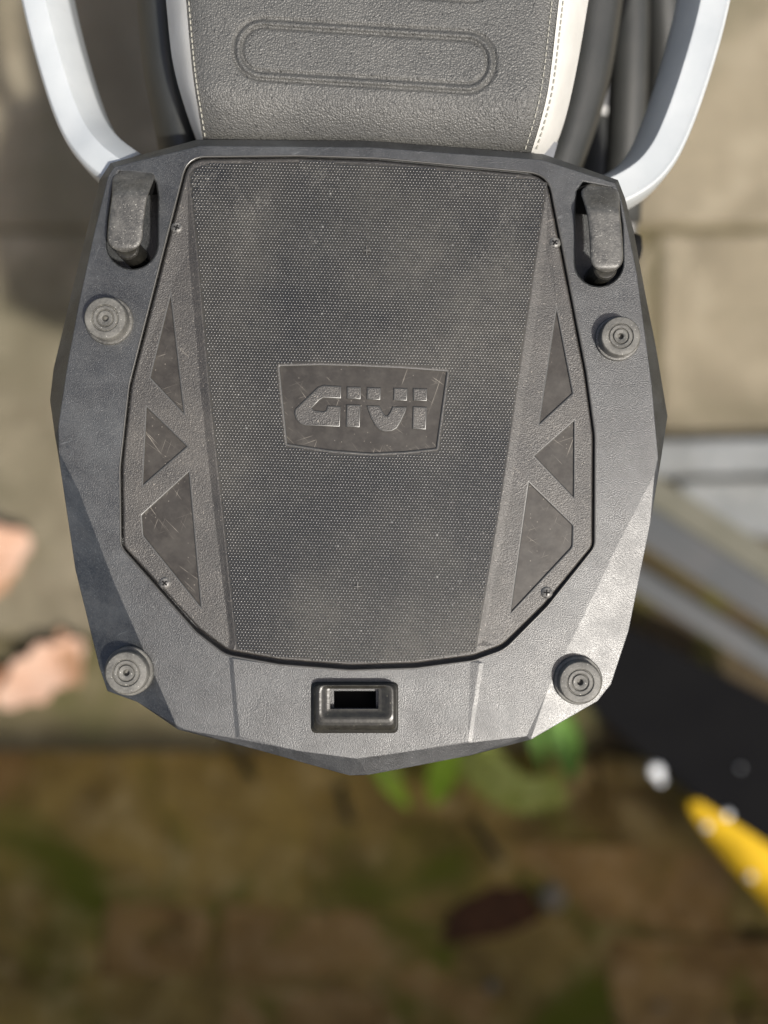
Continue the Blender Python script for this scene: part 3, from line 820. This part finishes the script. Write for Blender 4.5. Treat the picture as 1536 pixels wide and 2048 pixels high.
# badge with raised letters
badge = obj('badge', *sheet([zl(offset(BADGE, -1.5), -.12)]), MAT['inlay'], mp)
r_ = obj('badge_rim', *merge(*rounded_rim(BADGE, 3.2, .6, zf, -.13)), MAT['edge'], badge, smooth=True)
r_.data.set_sharp_from_angle(angle=radians(40))
def bz(pts): return [(540 + u / 4.042, 700 + v / 4.042) for u, v in pts]
G = [(577, 293), (470, 286), (430, 284), (388, 300), (350, 335), (270, 412), (203, 478), (195, 515), (212, 562), (245, 598), (285, 612), (567, 623), (573, 455), (465, 450), (455, 488), (432, 497), (358, 488), (338, 470), (402, 405), (432, 388), (577, 394)]
LET = [('G', [G]), ('I', [[(622, 296), (738, 299), (735, 401), (622, 394)], [(618, 440), (734, 444), (728, 628), (615, 622)]]),
       ('V', [[(785, 301), (898, 305), (894, 407), (782, 401)], [(1000, 306), (1113, 310), (1110, 413), (997, 409)],
              [(782, 448), (888, 452), (908, 495), (932, 528), (950, 530), (972, 500), (990, 457), (1108, 461), (1096, 505), (1060, 580), (1026, 635), (985, 658), (932, 662), (888, 650), (850, 612), (818, 555), (790, 480)]]),
       ('I', [[(1156, 309), (1272, 313), (1270, 416), (1158, 411)], [(1156, 455), (1270, 461), (1263, 646), (1150, 639)]])]
for ch, polys in LET:
    pr, tops = [], []
    for q in polys:
        l = bz(q); ls = [zl(l, -.2)]
        for k in range(6):
            a = radians(80 * (1 - k / 5)); o = offset(l, -2.6 * (1 - sin(a)), .3)
            ls.append(zl(o, .78 - .55 * (1 - cos(a))))
        pr += [wall(a, b, flip=(area(l) < 0)) for a, b in zip(ls, ls[1:])]
        tops.append(sheet([ls[-1]]))
    lt = obj('letter', *merge(*(pr + tops)), MAT['edge'], badge, smooth=True)
    lt.data.materials.append(MAT['panel']); nt_ = sum(len(f) for v, f in tops); nf = len(lt.data.polygons)
    for p in list(lt.data.polygons)[nf - nt_:]: p.material_index = 1
    lt.data.set_sharp_from_angle(angle=radians(40))

# screws
for x, y in ((354, 456), (1109, 486), (330, 1166), (1093, 1185)):
    c = P(x, y, zs_); r = 11 * K
    s = obj('screw', *lathe([(r * 1.12, -.0002), (r * 1.1, .0001), (r * .98, .00012), (r * .94, .0006), (r * .7, .0009), (r * .3, .00105)], c, 24), MAT['screw'], mp, smooth=True, origin=c)
    a0 = random.uniform(0, pi); pr = []
    for k in range(2):
        u = Vector((cos(a0 + k * pi / 2), sin(a0 + k * pi / 2))); n_ = Vector((-u.y, u.x))
        pr.append(block([(c.xy + u * (r * .55 * i) + n_ * (r * .13 * j)) for i, j in ((-1, -1), (1, -1), (1, 1), (-1, 1))], c.z + .0007, c.z + .00112 + k * .00002, .00003))
    obj('cross_slot', *merge(*pr), MAT['dark'], s)

# rubber feet
def foot(x, y, R, zt, zb):
    c = P(x, y, zt); r = R * K * (D - zt / 1000) / D; cz = Vector((c.x, c.y, 0)); T = zt / 1000
    g = .0007
    prof = [(r * 1.0, zb / 1000), (r * 1.0, T - .0016), (r * .985, T - .0007), (r * .94, T - .0001), (r * .90, T), (r * .64, T), (r * .615, T - g), (r * .585, T - g), (r * .56, T - .0001),
            (r * .42, T - .0002), (r * .395, T - g - .0003), (r * .365, T - g - .0003), (r * .34, T - .0002), (r * .20, T - .0003), (r * .15, T - .0006), (r * .11, T - .003), (r * .02, T - .003)]
    f = obj('rubber_foot', *lathe(prof, cz, 48), MAT['rubber'], mp, origin=cz + Vector((0, 0, zb / 1000)))
    f.data.shade_smooth(); f.data.set_sharp_from_angle(angle=radians(35))
    wz = max(zb, 0) / 1000 + .0012
    wz = .0012 if zb > -3 else .0018
    w_ = obj('washer', *lathe([(r * 1.14, zb / 1000), (r * 1.14, wz - .0006), (r * 1.10, wz), (r * 1.0, wz + .0001)], cz, 48), MAT['rubber'] if zb < -3 else MAT['hook'], f)
    w_.data.shade_smooth(); w_.data.set_sharp_from_angle(angle=radians(30))
foot(210, 636, 43, 8, -1); foot(1242, 672, 40, 8, -1); foot(252, 1346, 43.5, 7, -10); foot(1161, 1365, 43, 7, -10)

# hooks
def hook(stations):
    """stations (cx, cy, half width px, top mm, bottom mm) lofted with a rounded section"""
    V, F = [], []; n = 20
    for cx, cy, hwp, zt, zb in stations:
        for k in range(n):
            a = 2 * pi * k / n; cc, ss = cos(a), sin(a); e = .42
            u = math.copysign(abs(cc) ** e, cc); v = math.copysign(abs(ss) ** e, ss)
            V.append(P(cx + u * hwp, cy, zb + (zt - zb) * (v + 1) / 2))
    for i in range(len(stations) - 1):
        for k in range(n):
            l = (k + 1) % n; F.append((i * n + k, i * n + l, (i + 1) * n + l, (i + 1) * n + k))
    F.append(tuple(range(n))); m_ = len(stations) - 1; F.append(tuple(m_ * n + k for k in reversed(range(n))))
    return V, F
def finger(top, mid, bot, hwt, hwm, zt):
    st = []; ya, yb = top[1], bot[1]; N_ = 34
    for i in range(N_ + 1):
        t = i / N_; t2 = t if t < .75 else .75 + .25 * sin((t - .75) / .25 * pi / 2)
        y = ya + (yb - ya) * t2; s = (y - ya) / (yb - ya)
        x = (1 - s) ** 2 * top[0] + 2 * s * (1 - s) * mid[0] + s * s * bot[0]
        h = hwt + (hwm - hwt) * smooth01(s / .4)
        rem = (yb - y) / hwm
        if rem < 1: h *= math.sqrt(max(.02, 1 - (1 - rem) ** 2.6))
        z1 = -1.2 + (zt + 1.2) * smooth01(s / .34) ** .8; z0 = -3 + (zt - 1) * smooth01((s - .10) / .25)
        if s < .14: h *= math.sqrt(max(.25, 1 - (1 - s / .14) ** 2.4))
        z0 = min(z0, z1 - .8)
        if rem < .35: z1 -= 2.2 * (1 - rem / .35) ** 2; 
        st.append((x, y, h, z1, z0))
    return hook(st)
for args in (((272, 337), (250, 400), (249, 504), 44, 35.5, 11), ((1196, 368), (1216, 430), (1213, 544), 40, 33, 13)):
    h = obj('hook', *finger(*args), MAT['hook'], mp, smooth=True)
    h.data.set_sharp_from_angle(angle=radians(60))
    x, y = args[2]
    obj('pin', *lathe([(.0052, -.019), (.0052, .004), (.0045, .005)], P(x + (10 if x < 768 else -6), y - 4, 0), 20), MAT['catch'], h, smooth=False)

# latch catch housing
def rr(x0, y0, x1, y1, r): return fillet([(x0, y0, r), (x1, y0, r), (x1, y1, r), (x0, y1, r)], 5)
l0 = rr(621, 1363, 797, 1467, 12); l1 = rr(624, 1366, 795, 1464, 13)
seq = [zl(l0, -.3), zl(l1, 1.0)]
for k in range(7):
    a = radians(88) * k / 6; seq.append(zl(rr(625 + 14 * (1 - cos(a)), 1367 + 4 * (1 - cos(a)), 794 - 10 * (1 - cos(a)), 1463 - 25 * (1 - cos(a)), 14), 1.2 + 4.6 * sin(a)))
for k in range(1, 6):
    t = k / 5; seq.append(zl(rr(639 + 19 * t, 1371 + 6 * t, 784 - 26 * t, 1438 - 17 * t, 13 - 9 * t), 5.8 - 1.6 * smooth01(t)))
l5 = rr(660, 1378, 757, 1418, 2); seq += [zl(l5, 4.15)]
pr = [wall(a, b, flip=(area(l0) < 0)) for a, b in zip(seq, seq[1:])]
ct = obj('latch_catch', *merge(*pr), MAT['catch'], mp, smooth=True)
ct.data.set_sharp_from_angle(angle=radians(50))
V, F = merge(wall(zl(l5, 4.15), zl(l5, -13), flip=(area(l5) < 0)), sheet([zl(l5, -13)]))
obj('slot_shade', V, F, MAT['dark'], ct)  # near-black lining; the slot's inner shade is put into its colour
